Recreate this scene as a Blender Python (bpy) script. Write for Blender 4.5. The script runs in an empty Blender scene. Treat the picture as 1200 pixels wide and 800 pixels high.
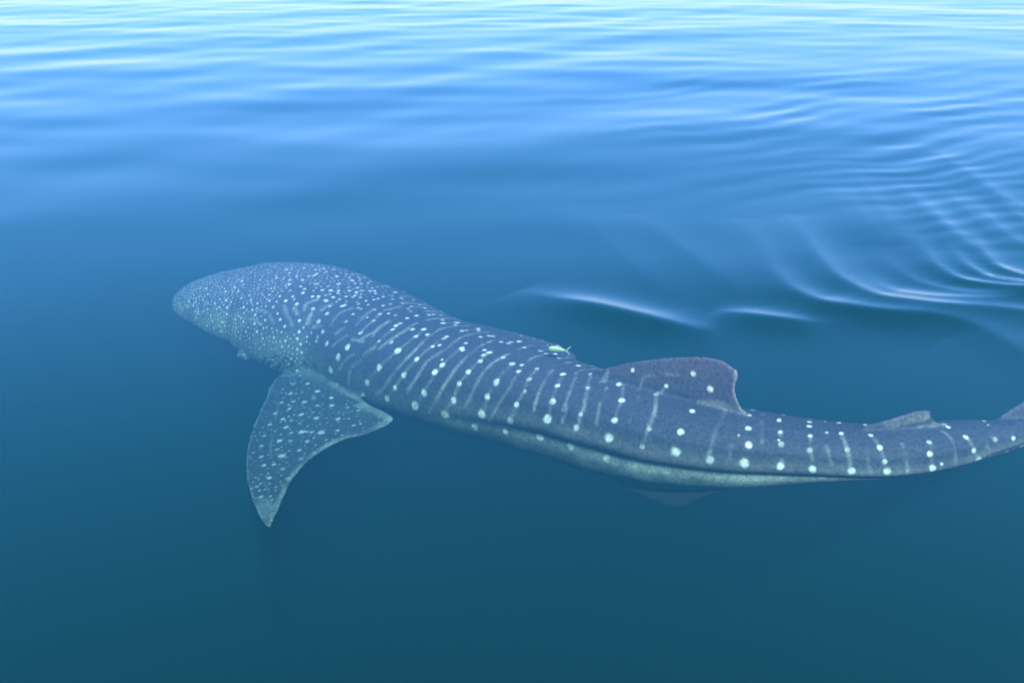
import bpy, bmesh, math, random
import numpy as np
from mathutils import Vector

# ------------------------------------------------------------------ camera, sky, sun, exposure
sc = bpy.context.scene
COL = sc.collection
cam_d = bpy.data.cameras.new('camera')
cam = bpy.data.objects.new('camera', cam_d)
COL.objects.link(cam)
sc.camera = cam
PITCH = 21.616
CAM_H = 2.6
cam.location = (0, 0, CAM_H)
cam.rotation_euler = (math.radians(90 - PITCH), 0, 0)
cam_d.sensor_fit = 'HORIZONTAL'
cam_d.sensor_width = 36
cam_d.lens = 36 * 1287 / 1200
cam_d.clip_start = 0.05
cam_d.clip_end = 20000

SUN_EL, SUN_AZ = 45.0, 166.0          # azimuth in degrees from +y (the view direction), negative = left
SKY_STRENGTH = 0.15
world = bpy.data.worlds.new('World')
sc.world = world
world.use_nodes = True
wn = world.node_tree
wn.nodes.clear()
sky = wn.nodes.new('ShaderNodeTexSky')
sky.sky_type = 'NISHITA'
sky.sun_disc = False
sky.sun_elevation = math.radians(SUN_EL)
sky.sun_rotation = math.radians(SUN_AZ)
sky.altitude = 0
sky.air_density = 0.6
sky.dust_density = 2.4
sky.ozone_density = 4.0
bg = wn.nodes.new('ShaderNodeBackground')
bg.inputs['Strength'].default_value = SKY_STRENGTH
wo = wn.nodes.new('ShaderNodeOutputWorld')
soft = wn.nodes.new('ShaderNodeGamma')                       # thin tropical haze evens the sky out towards the horizon
soft.inputs['Gamma'].default_value = 0.45
vivid = wn.nodes.new('ShaderNodeHueSaturation')
vivid.inputs['Saturation'].default_value = 2.12
tint = wn.nodes.new('ShaderNodeMix'); tint.data_type = 'RGBA'; tint.blend_type = 'MULTIPLY'
tint.inputs[0].default_value = 1.0
tint.inputs[7].default_value = (1.19, 1.16, 1.44, 1)
wn.links.new(sky.outputs[0], soft.inputs['Color'])
wn.links.new(soft.outputs[0], vivid.inputs['Color'])
wn.links.new(vivid.outputs[0], tint.inputs[6])
wn.links.new(tint.outputs[2], bg.inputs['Color'])
wn.links.new(bg.outputs[0], wo.inputs['Surface'])

sun_d = bpy.data.lights.new('sun', 'SUN')
sun = bpy.data.objects.new('sun', sun_d)
COL.objects.link(sun)
sun_d.energy = 2.0
sun_d.angle = math.radians(0.5)
sun_d.color = (1.0, 0.95, 0.88)
el, az = math.radians(SUN_EL), math.radians(SUN_AZ)
SUN_DIR = Vector((math.cos(el) * math.sin(az), math.cos(el) * math.cos(az), math.sin(el)))
sun.rotation_euler = (-SUN_DIR).to_track_quat('-Z', 'Y').to_euler()

sc.view_settings.view_transform = 'Standard'
sc.view_settings.look = 'None'
sc.view_settings.exposure = 2.85
sc.view_settings.gamma = 1.0
sc.view_settings.use_curve_mapping = False
sc.render.engine = 'CYCLES'
cy = sc.cycles
cy.use_denoising = True
try:
    cy.denoiser = 'OPENIMAGEDENOISE'
    cy.denoising_input_passes = 'RGB_ALBEDO_NORMAL'
except Exception:
    pass
cy.max_bounces = 10
cy.diffuse_bounces = 3
cy.glossy_bounces = 3
cy.transmission_bounces = 4
cy.volume_bounces = 3
cy.transparent_max_bounces = 16
cy.sample_clamp_indirect = 6.0
cy.caustics_reflective = False
cy.caustics_refractive = False

rng = np.random.default_rng(11)

# ------------------------------------------------------------------ helpers
def catmull(xs, ys, x):
    """smooth interpolation (finite-difference cubic Hermite) of the columns of ys over xs"""
    xs = np.asarray(xs, float); ys = np.asarray(ys, float); x = np.asarray(x, float)
    d = np.diff(xs); one = ys.ndim == 1
    if one: ys = ys[:, None]
    m = np.zeros_like(ys); sl = np.diff(ys, axis=0) / d[:, None]
    m[1:-1] = (sl[:-1] * d[1:, None] + sl[1:] * d[:-1, None]) / (d[:-1] + d[1:])[:, None]
    m[0] = sl[0]; m[-1] = sl[-1]
    i = np.clip(np.searchsorted(xs, x, side='right') - 1, 0, len(xs) - 2)
    t = ((x - xs[i]) / d[i])[..., None]; h = d[i][..., None]
    r = ((2*t**3 - 3*t**2 + 1) * ys[i] + (t**3 - 2*t**2 + t) * h * m[i] + (-2*t**3 + 3*t**2) * ys[i+1] + (t**3 - t**2) * h * m[i+1])
    return r[..., 0] if one else r
def gauss(x, w): return np.exp(-(x / w) ** 2)
def section(th, a, bt, bb, kl):
    """cross-section of the body: th 0 = dorsal midline, +pi/2 = left flank; kl = strength of the flank keel"""
    s, c = np.sin(th), np.cos(th)
    e = 0.86
    n = a * np.sign(s) * np.where(c >= 0, np.abs(s) ** e, np.abs(s) ** (e - 0.26 * kl))
    z = np.where(c >= 0, bt * np.abs(c) ** e, -bb * np.abs(c) ** e)
    t = np.abs((th + np.pi) % (2 * np.pi) - np.pi)
    k = kl * (0.024 * gauss(t - 1.56, .11) - 0.017 * gauss(t - 1.77, .10) + 0.008 * gauss(t - 0.75, .08) + 0.006 * gauss(t - 1.12, .07))
    return n + np.sign(s) * k, z + 0.5 * k * np.cos(t)
def body_at(ST, s, th):
    """world point of the body surface at station parameter s and angle th (arrays)"""
    s = np.asarray(s, float); th = np.asarray(th, float)
    v = catmull(ST[:, 0], ST[:, 1:], s)              # cx cy cz a bt bb kl
    e = 0.02
    d = catmull(ST[:, 0], ST[:, 1:4], s + e) - catmull(ST[:, 0], ST[:, 1:4], s - e)
    hx, hy = d[..., 0], d[..., 1]; L = np.hypot(hx, hy)
    # heading is towards lower s; the left side of the animal lies to the left of the heading
    hx, hy = -hx / L, -hy / L
    nx, ny = -hy, hx
    n, z = section(th, v[..., 3], v[..., 4], v[..., 5], v[..., 6])
    return np.stack([v[..., 0] + nx * n, v[..., 1] + ny * n, v[..., 2] + z], -1)


def mesh_from(name, V, F, smooth=True):
    """a mesh from numpy vertices and quads"""
    V = np.asarray(V, np.float32); F = np.asarray(F, np.int32)
    me = bpy.data.meshes.new(name)
    me.vertices.add(len(V)); me.vertices.foreach_set('co', V.ravel())
    n = F.shape[1]
    me.loops.add(F.size); me.loops.foreach_set('vertex_index', F.ravel())
    me.polygons.add(len(F))
    me.polygons.foreach_set('loop_start', np.arange(0, F.size, n, dtype=np.int32))
    if smooth:
        me.polygons.foreach_set('use_smooth', np.ones(len(F), bool))
    me.update(calc_edges=True)
    me.validate()
    return me

def grid_faces(nr, nc, wrap=False):
    r = np.arange(nr - 1)[:, None]; c = np.arange(nc if wrap else nc - 1)[None]
    c2 = (c + 1) % nc
    return np.stack([(r * nc + c), (r * nc + c2), ((r + 1) * nc + c2), ((r + 1) * nc + c)], -1).reshape(-1, 4)

def link(name, me, mat=None, parent=None):
    o = bpy.data.objects.new(name, me)
    COL.objects.link(o)
    if mat: me.materials.append(mat)
    if parent: o.parent = parent
    return o

def new_mat(name):
    m = bpy.data.materials.new(name)
    m.use_nodes = True
    m.node_tree.nodes.clear()
    nt = m.node_tree
    out = nt.nodes.new('ShaderNodeOutputMaterial')
    return m, nt, out

# ------------------------------------------------------------------ water
def water_material():
    m, nt, out = new_mat('sea_water')
    N, Lk = nt.nodes, nt.links
    fr = N.new('ShaderNodeFresnel'); fr.inputs['IOR'].default_value = 1.333
    tr = N.new('ShaderNodeBsdfTransparent')
    gl = N.new('ShaderNodeBsdfGlossy'); gl.inputs['Roughness'].default_value = 0.035
    mx = N.new('ShaderNodeMixShader')
    Lk.new(fr.outputs[0], mx.inputs[0]); Lk.new(tr.outputs[0], mx.inputs[1]); Lk.new(gl.outputs[0], mx.inputs[2])
    Lk.new(mx.outputs[0], out.inputs['Surface'])
    ab = N.new('ShaderNodeVolumeAbsorption'); sct = N.new('ShaderNodeVolumeScatter'); ad = N.new('ShaderNodeAddShader')
    SA = (0.48, 0.215, 0.225)          # absorption per metre
    SS = (0.0050, 0.0455, 0.0525)         # scattering per metre
    ab.inputs['Density'].default_value = 1.0
    ab.inputs['Color'].default_value = (1 - SA[0], 1 - SA[1], 1 - SA[2], 1)
    sct.inputs['Density'].default_value = 1.0
    sct.inputs['Color'].default_value = (*SS, 1)
    sct.inputs['Anisotropy'].default_value = 0.3
    Lk.new(ab.outputs[0], ad.inputs[0]); Lk.new(sct.outputs[0], ad.inputs[1])
    Lk.new(ad.outputs[0], out.inputs['Volume'])
    return m

# wake crests behind the shark: [(x, y, share of the height)], height, width of the near and of the far slope
CRESTS = [
    ([(0.062, 7.573, 0.0), (0.303, 7.35, 0.45), (0.534, 7.19, 0.9), (0.702, 7.069, 1.0), (0.865, 6.952, 1.0), (0.997, 6.855, 0.9), (1.156, 6.775, 0.55), (1.376, 6.744, 0.0)], 0.045, 0.27, 0.19),
    ([(1.088, 9.724, 0.0), (1.301, 8.974, 0.4), (1.472, 8.232, 0.6), (1.578, 7.709, 0.55), (1.689, 7.172, 0.0)], 0.024, 0.3, 0.25),
    ([(1.381, 7.103, 0.0), (1.489, 7.052, 0.5), (1.621, 6.986, 0.9), (1.752, 6.92, 1.0), (1.883, 6.871, 0.9), (2.051, 6.855, 0.3), (2.288, 6.887, 0.0)], 0.033, 0.24, 0.15),
    ([(2.069, 9.577, 0.0), (2.028, 8.649, 0.4), (1.979, 7.809, 0.8), (2.041, 7.405, 1.0), (2.147, 7.225, 1.0), (2.301, 7.138, 1.0), (2.452, 7.052, 1.0), (2.582, 7.002, 1.0), (2.774, 6.969, 0.9), (2.929, 6.92, 0.7), (3.057, 6.807, 0.5), (3.138, 6.591, 0.4), (3.245, 6.275, 0.3), (3.435, 5.762, 0.15)], 0.044, 0.24, 0.2),
    ([(2.525, 9.724, 0.0), (2.461, 8.846, 0.5), (2.417, 8.188, 0.9), (2.428, 7.769, 1.0), (2.5, 7.516, 1.0), (2.597, 7.332, 1.0), (2.749, 7.242, 1.0), (2.903, 7.172, 1.0), (3.039, 7.138, 1.0), (3.297, 7.121, 0.8), (3.591, 7.052, 0.6), (4.036, 6.952, 0.4)], 0.037, 0.2, 0.17),
    ([(2.728, 8.413, 0.0), (2.67, 7.769, 0.35), (2.766, 7.479, 0.7), (2.918, 7.386, 0.9), (3.111, 7.332, 1.0), (3.315, 7.314, 1.0), (3.739, 7.386, 0.9), (4.322, 7.516, 0.6)], 0.018, 0.14, 0.14),
    ([(3.414, 9.026, 0.0), (3.308, 8.413, 0.6), (3.267, 8.016, 0.9), (3.322, 7.729, 1.0), (3.488, 7.593, 1.0), (3.78, 7.479, 1.0), (4.256, 7.386, 0.8)], 0.031, 0.12, 0.11),
    ([(3.668, 9.026, 0.0), (3.53, 8.367, 0.7), (3.496, 8.016, 1.0), (3.559, 7.769, 1.0), (3.831, 7.593, 1.0), (4.293, 7.46, 0.8)], 0.028, 0.11, 0.1),
    ([(3.923, 9.026, 0.0), (3.765, 8.413, 0.7), (3.738, 8.016, 1.0), (3.9, 7.749, 1.0), (4.35, 7.573, 0.8)], 0.027, 0.11, 0.1),
    ([(3.654, 11.459, 0.0), (3.445, 10.192, 0.7), (3.292, 9.212, 0.5), (3.23, 8.649, 0.0)], 0.019, 0.2, 0.16),
    ([(3.933, 11.069, 0.0), (3.803, 9.938, 0.8), (3.668, 8.771, 0.5), (3.633, 8.459, 0.0)], 0.019, 0.2, 0.16),
    ([(4.303, 10.882, 0.0), (4.175, 9.876, 0.8), (4.052, 8.897, 0.5), (4.005, 8.529, 0.0)], 0.016, 0.18, 0.15),
    ([(4.776, 10.882, 0.0), (4.595, 9.938, 0.9), (4.503, 9.105, 0.7), (4.434, 8.413, 0.0)], 0.018, 0.18, 0.15),
    ([(0.559, 10.032, 0.0), (0.839, 8.649, 0.5), (1.017, 7.769, 0.6), (1.185, 7.172, 0.0)], 0.02, 0.34, 0.3),
    ([(3.965, 10.527, 0.0), (3.797, 9.377, 0.8), (3.718, 8.413, 0.5), (3.711, 8.144, 0.0)], 0.014, 0.14, 0.12),
    ([(4.385, 10.424, 0.0), (4.241, 9.49, 0.8), (4.181, 8.697, 0.6), (4.212, 8.299, 0.0)], 0.014, 0.14, 0.12),
    ([(3.313, 10.882, 0.0), (3.185, 9.724, 0.7), (3.084, 8.897, 0.5), (3.035, 8.413, 0.0)], 0.014, 0.18, 0.15),
    ([(3.006, 8.649, 0.0), (2.954, 8.058, 0.5), (3.023, 7.69, 0.7), (3.203, 7.498, 0.7), (3.755, 7.423, 0.5)], 0.015, 0.11, 0.1),
    ([(4.844, 12.797, 0.0), (4.781, 11.459, 0.8), (4.714, 10.032, 0.6), (4.751, 9.577, 0.0)], 0.014, 0.2, 0.16),
    ([(3.248, 11.459, 0.0), (3.08, 10.192, 0.5), (2.944, 9.158, 0.4), (2.881, 8.649, 0.0)], 0.015, 0.24, 0.2),
]
# ripple trains: centre, extent, direction, wavelength, slope
TRAINS = [
    (5.39, 13.31, 3.0, 3.4, 124, 0.6, 0.052),
    (6.69, 15.8, 4.5, 4.0, 118, 0.8, 0.036),
    (4.72, 10.53, 1.5, 2.0, 116, 0.34, 0.06),
    (3.73, 11.88, 2.0, 2.2, 122, 0.75, 0.024),
]


def seg_dist(X, Y, pts):
    """signed distance (far side +) and interpolated amplitude to a crest line"""
    best = np.full(X.shape, 1e9); amp = np.zeros(X.shape); sg = np.ones(X.shape)
    for (x0, y0, a0), (x1, y1, a1) in zip(pts[:-1], pts[1:]):
        dx, dy = x1 - x0, y1 - y0; l2 = dx * dx + dy * dy
        t = np.clip(((X - x0) * dx + (Y - y0) * dy) / l2, 0, 1)
        ex, ey = X - x0 - t * dx, Y - y0 - t * dy
        d = np.hypot(ex, ey); c = dx * ey - dy * ex
        k = d < best
        best = np.where(k, d, best); amp = np.where(k, a0 + (a1 - a0) * t, amp); sg = np.where(k, np.sign(c), sg)
    return best * sg, amp

def sstep(x, a, b):
    t = np.clip((x - a) / (b - a), 0, 1)
    return t * t * (3 - 2 * t)

def resample(pts, n):
    pts = np.array(pts, float)
    d = np.r_[0, np.cumsum(np.hypot(np.diff(pts[:, 0]), np.diff(pts[:, 1])))]
    q = catmull(d, pts, np.linspace(0, d[-1], n)); q[:, 2] = np.clip(q[:, 2], 0, None)
    return q

def wave_height(X, Y):
    h = np.zeros(X.shape)
    r = np.random.default_rng(5)
    R = np.hypot(X, Y)
    # gentle wind ripple and swell: many small sine trains, crests lying mostly across the view
    for i in range(70):
        lam = 1.1 * (6.5 ** r.random())
        ang = math.radians(90 + 14) + r.normal() * 0.50
        k = 2 * math.pi / lam
        slope = 0.0024 * (lam / 1.2) ** 0.1 * (0.6 + 0.8 * r.random())
        ph = r.random() * 6.283
        # short trains die out in the slick water close to the boat and past their resolved range
        env = sstep(R, 5.0 + 2.5 / lam, 13.0 + 2.5 / lam) * 0.90 + 0.10 * min(1, lam / 2)
        env = env * (1 - sstep(R, 26 * lam, 60 * lam))
        wob = 0.25 * lam * np.sin(0.9 * X / lam ** .5 + 1.7 * i) 
        h += slope / k * env * np.sin(k * (math.cos(ang) * X + math.sin(ang) * (Y + wob * 0.6)) + ph)
    # trains of short ripples running out from the tail, far right
    for (cx, cy_, rx, ry, dirdeg, lam, slope) in TRAINS:
        k = 2 * math.pi / lam; a = math.radians(dirdeg)
        env = np.exp(-((X - cx) / rx) ** 2 - ((Y - cy_) / ry) ** 2)
        bend = 0.16 * np.sin(1.3 * X + 0.4 * Y + dirdeg) + 0.08 * np.sin(2.9 * X - 1.1 * Y + 2) + 0.03 * np.sin(6.1 * X + 2.3 * Y)
        env = env * (0.62 + 0.38 * np.sin(1.9 * X - 0.7 * Y + dirdeg) * np.sin(0.8 * X + 1.6 * Y))
        h += slope / k * env * np.sin(k * (math.cos(a) * X + math.sin(a) * Y + bend))
    # the wake crests
    for (pts, A, wnr, wfr) in CRESTS:
        q = resample(pts, 4 * len(pts))
        pad = 9 * max(wnr, wfr)
        m = (X > q[:, 0].min() - pad) & (X < q[:, 0].max() + pad) & (Y > q[:, 1].min() - pad) & (Y < q[:, 1].max() + pad)
        if not m.any(): continue
        d, a = seg_dist(X[m], Y[m], q)
        e = 0.016
        ad = np.sqrt(d * d + e * e) - e
        w = np.where(d > 0, wfr, wnr)
        h[m] += A * a * np.exp(-(ad / w) ** 1.35)
    return h

def spaced(segs):
    out = [segs[0][0]]
    for a, b, d0, d1 in segs:
        x = a
        while x < b - 1e-6:
            d = d0 + (d1 - d0) * (x - a) / (b - a)
            x = min(b, x + d); out.append(x)
        if out[-1] - out[-2] < 0.3 * d1: out.pop(-2)
    return np.array(out)

def build_water(mat):
    ys = spaced([(-3000, -60, 900, 200), (-60, 0, 10, .8), (0, 5.6, .4, .035), (5.6, 8.8, .0125, .0125), (8.8, 16, .018, .05), (16, 45, .06, .3), (45, 200, .6, 15), (200, 6000, 60, 1500)])
    xr = spaced([(0, 5.6, .022, .022), (5.6, 20, .035, .25), (20, 60, .4, 4), (60, 4000, 20, 1200)])
    xs = np.r_[-xr[::-1], xr[1:]]
    X, Y = np.meshgrid(xs, ys)
    Z = wave_height(X, Y)
    edge = np.zeros(X.shape, bool); edge[0] = edge[-1] = True; edge[:, 0] = edge[:, -1] = True
    Z[edge] = 0
    nr, nc = X.shape
    V = np.stack([X, Y, Z], -1).reshape(-1, 3)
    F = grid_faces(nr, nc)
    # close the body of water: a skirt and a bottom
    loop = np.r_[np.arange(nc), np.arange(1, nr) * nc + nc - 1, (nr - 1) * nc + np.arange(nc - 2, -1, -1), np.arange(nr - 2, 0, -1) * nc]
    nb = len(V)
    Vb = V[loop].copy(); Vb[:, 2] = -40
    V = np.vstack([V, Vb]); n = len(loop)
    i = np.arange(n); j = (i + 1) % n
    skirt = np.stack([loop[i], nb + i, nb + j, loop[j]], -1)
    c = len(V)
    V = np.vstack([V, [[0, 0, -40]]])
    F = np.vstack([F, skirt])
    me = mesh_from('water', V, F)
    bm = bmesh.new(); bm.from_mesh(me); bm.verts.ensure_lookup_table()
    f = bm.faces.new([bm.verts[nb + k] for k in range(n)][::-1])
    bm.verts.remove(bm.verts[c])
    bm.to_mesh(me); bm.free()
    o = link('water', me, mat)
    o['kind'] = 'structure'
    return o

water = build_water(water_material())

# ------------------------------------------------------------------ whale shark
# stations along the axis: s, centre x y z, half width, height above, depth below, keel strength
STATIONS = [
    (0.0, -2.6521, 9.2503, -0.6808, 0.4078, 0.2445, 0.185, 0.0),
    (1.0, -2.5191, 9.2013, -0.6872, 0.4777, 0.2882, 0.2186, 0.0),
    (2.0, -2.3407, 9.1468, -0.696, 0.5546, 0.3385, 0.2577, 0.0),
    (3.0, -2.1215, 9.104, -0.7072, 0.6162, 0.3838, 0.2935, 0.0),
    (4.0, -1.8509, 8.9337, -0.72, 0.6802, 0.4354, 0.3347, 0.0),
    (5.0, -1.5351, 8.6972, -0.7494, 0.6789, 0.4542, 0.3513, 0.0),
    (6.0, -1.2043, 8.4705, -0.773, 0.6194, 0.4362, 0.3397, 0.0),
    (7.0, -0.8048, 7.9591, -0.7432, 0.5577, 0.4084, 0.3206, 0.0),
    (8.0, -0.383, 7.523, -0.7128, 0.4945, 0.3804, 0.3015, 0.0),
    (9.0, 0.0, 7.2161, -0.6637, 0.4275, 0.3337, 0.3296, 0.6),
    (10.0, 0.3552, 6.9197, -0.6222, 0.3689, 0.2922, 0.3467, 0.9957),
    (11.0, 0.6887, 6.6722, -0.6122, 0.3513, 0.2822, 0.3483, 0.9826),
    (12.0, 1.0018, 6.4348, -0.6043, 0.3339, 0.2715, 0.3013, 0.9696),
    (13.0, 1.3027, 6.2524, -0.5844, 0.2952, 0.243, 0.2452, 0.9565),
    (14.0, 1.6042, 6.1469, -0.5696, 0.2635, 0.2196, 0.1961, 0.9435),
    (15.0, 1.9016, 6.0619, -0.5559, 0.2342, 0.2019, 0.1315, 0.9304),
    (16.0, 2.205, 6.0181, -0.5539, 0.2194, 0.1959, 0.0738, 0.9174),
    (17.0, 2.5272, 6.0437, -0.5419, 0.1964, 0.1819, 0.0684, 0.9043),
    (18.0, 2.8094, 6.1027, -0.5179, 0.1652, 0.1579, 0.0615, 0.84),
    (19.0, 3.0456, 6.1165, -0.4685, 0.1103, 0.1085, 0.0674, 0.75),
    (20.0, 3.2612, 6.142, -0.4259, 0.065, 0.0659, 0.0593, 0.67),
    (21.0, 3.4746, 6.2076, -0.4092, 0.0468, 0.0492, 0.0443, 0.6),
]
VOXEL = 0.0115
SNOUT = (-0.3305, 0.0359, 0.0086)
# fins: leading edge, trailing edge (root to tip), thickness
FINS = {
    'pectoral_left': ([(-1.6977, 8.4244, -0.8525), (-1.8826, 7.9902, -0.8941), (-1.888, 7.6215, -0.9104), (-1.8886, 7.3189, -0.9233), (-1.8733, 7.0196, -0.934), (-1.8285, 6.7099, -0.9415), (-1.7645, 6.4497, -0.9445), (-1.6858, 6.2223, -0.9442), (-1.5946, 6.0043, -0.942), (-1.5151, 5.8554, -0.9383)],
        [(-1.3644, 8.0873, -0.8249), (-1.1139, 7.4561, -0.8202), (-0.8478, 7.0952, -0.8021), (-1.0152, 6.9076, -0.831), (-1.1768, 6.8593, -0.8534), (-1.3107, 6.7228, -0.8759), (-1.3961, 6.5694, -0.8932), (-1.4503, 6.3617, -0.9088), (-1.4634, 6.1361, -0.92), (-1.48, 5.8392, -0.9346)], 0.035),
    'pectoral_right': ([(-1.1064, 8.3958, -0.37), (-0.667, 8.0561, -0.37), (-0.3608, 7.9044, -0.37), (-0.1293, 7.7758, -0.37), (0.1268, 7.5981, -0.37), (0.3232, 7.4274, -0.37), (0.439, 7.2632, -0.37)],
        [(-0.8224, 7.5807, -0.37), (-0.4915, 7.3281, -0.37), (-0.242, 7.1993, -0.37), (-0.0598, 7.1051, -0.37), (0.1781, 7.0436, -0.37), (0.3583, 7.0897, -0.37), (0.459, 7.1834, -0.37)], 0.02),
    'dorsal': ([(0.5228, 6.7895, -0.5591), (0.4846, 6.814, -0.3608), (0.7031, 6.6737, -0.2079), (0.8827, 6.5583, -0.1235), (1.0565, 6.4466, -0.0595), (1.2014, 6.3535, -0.0211), (1.2972, 6.292, -0.0186), (1.3655, 6.2481, -0.0518)],
        [(1.4617, 6.1863, -0.4253), (1.4841, 6.1719, -0.3418), (1.4348, 6.2036, -0.3099), (1.4081, 6.2208, -0.2652), (1.3908, 6.2319, -0.2178), (1.387, 6.2344, -0.1609), (1.3974, 6.2277, -0.1061), (1.3897, 6.2326, -0.0623)], 0.03),
    'dorsal_second': ([(2.1068, 6.0036, -0.4225), (2.1233, 6.0055, -0.3368), (2.2376, 6.0181, -0.3085), (2.3567, 6.0312, -0.2747), (2.4603, 6.0426, -0.2458), (2.53, 6.0503, -0.2437)],
        [(2.6231, 6.0605, -0.4336), (2.6675, 6.0654, -0.3662), (2.6028, 6.0583, -0.3337), (2.5657, 6.0542, -0.3029), (2.5505, 6.0525, -0.2734), (2.5472, 6.0522, -0.2503)], 0.02),
    'pelvic_left': ([(0.6294, 6.411, -0.8532), (0.632, 6.4233, -0.9044), (0.8093, 6.3577, -0.9894), (0.9497, 6.2975, -1.0253), (1.0393, 6.2549, -1.0325)],
        [(1.3616, 6.0033, -0.6872), (1.3794, 6.0134, -0.7588), (1.2531, 6.1042, -0.8647), (1.1611, 6.1736, -0.9539), (1.1004, 6.221, -1.0191)], 0.02),
    'pelvic_right': ([(0.9288, 6.7945, -0.8532), (0.9174, 6.789, -0.9044), (1.0202, 6.6376, -0.9894), (1.11, 6.5339, -1.0253), (1.1791, 6.4713, -1.0325)],
        [(1.4971, 6.4001, -0.6872), (1.5023, 6.3822, -0.7588), (1.3822, 6.3867, -0.8647), (1.2931, 6.4097, -0.9539), (1.2305, 6.4344, -1.0191)], 0.02),
    'caudal_upper': ([(2.9084, 6.1495, -0.46), (3.0422, 6.1907, -0.355), (3.2047, 6.2407, -0.27), (3.4628, 6.3201, -0.18), (3.7782, 6.4172, -0.11), (4.0649, 6.5054, -0.06)],
        [(3.3959, 6.2995, -0.51), (3.4628, 6.3201, -0.44), (3.5392, 6.3436, -0.39), (3.6922, 6.3907, -0.3), (3.9024, 6.4554, -0.2), (4.1127, 6.5201, -0.09)], 0.03),
    'caudal_lower': ([(3.1569, 6.226, -0.43), (3.3003, 6.2701, -0.56), (3.4246, 6.3084, -0.76), (3.5392, 6.3436, -0.96)],
        [(3.4628, 6.3201, -0.41), (3.4915, 6.3289, -0.54), (3.5392, 6.3436, -0.74), (3.587, 6.3584, -0.95)], 0.03),
}
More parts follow.
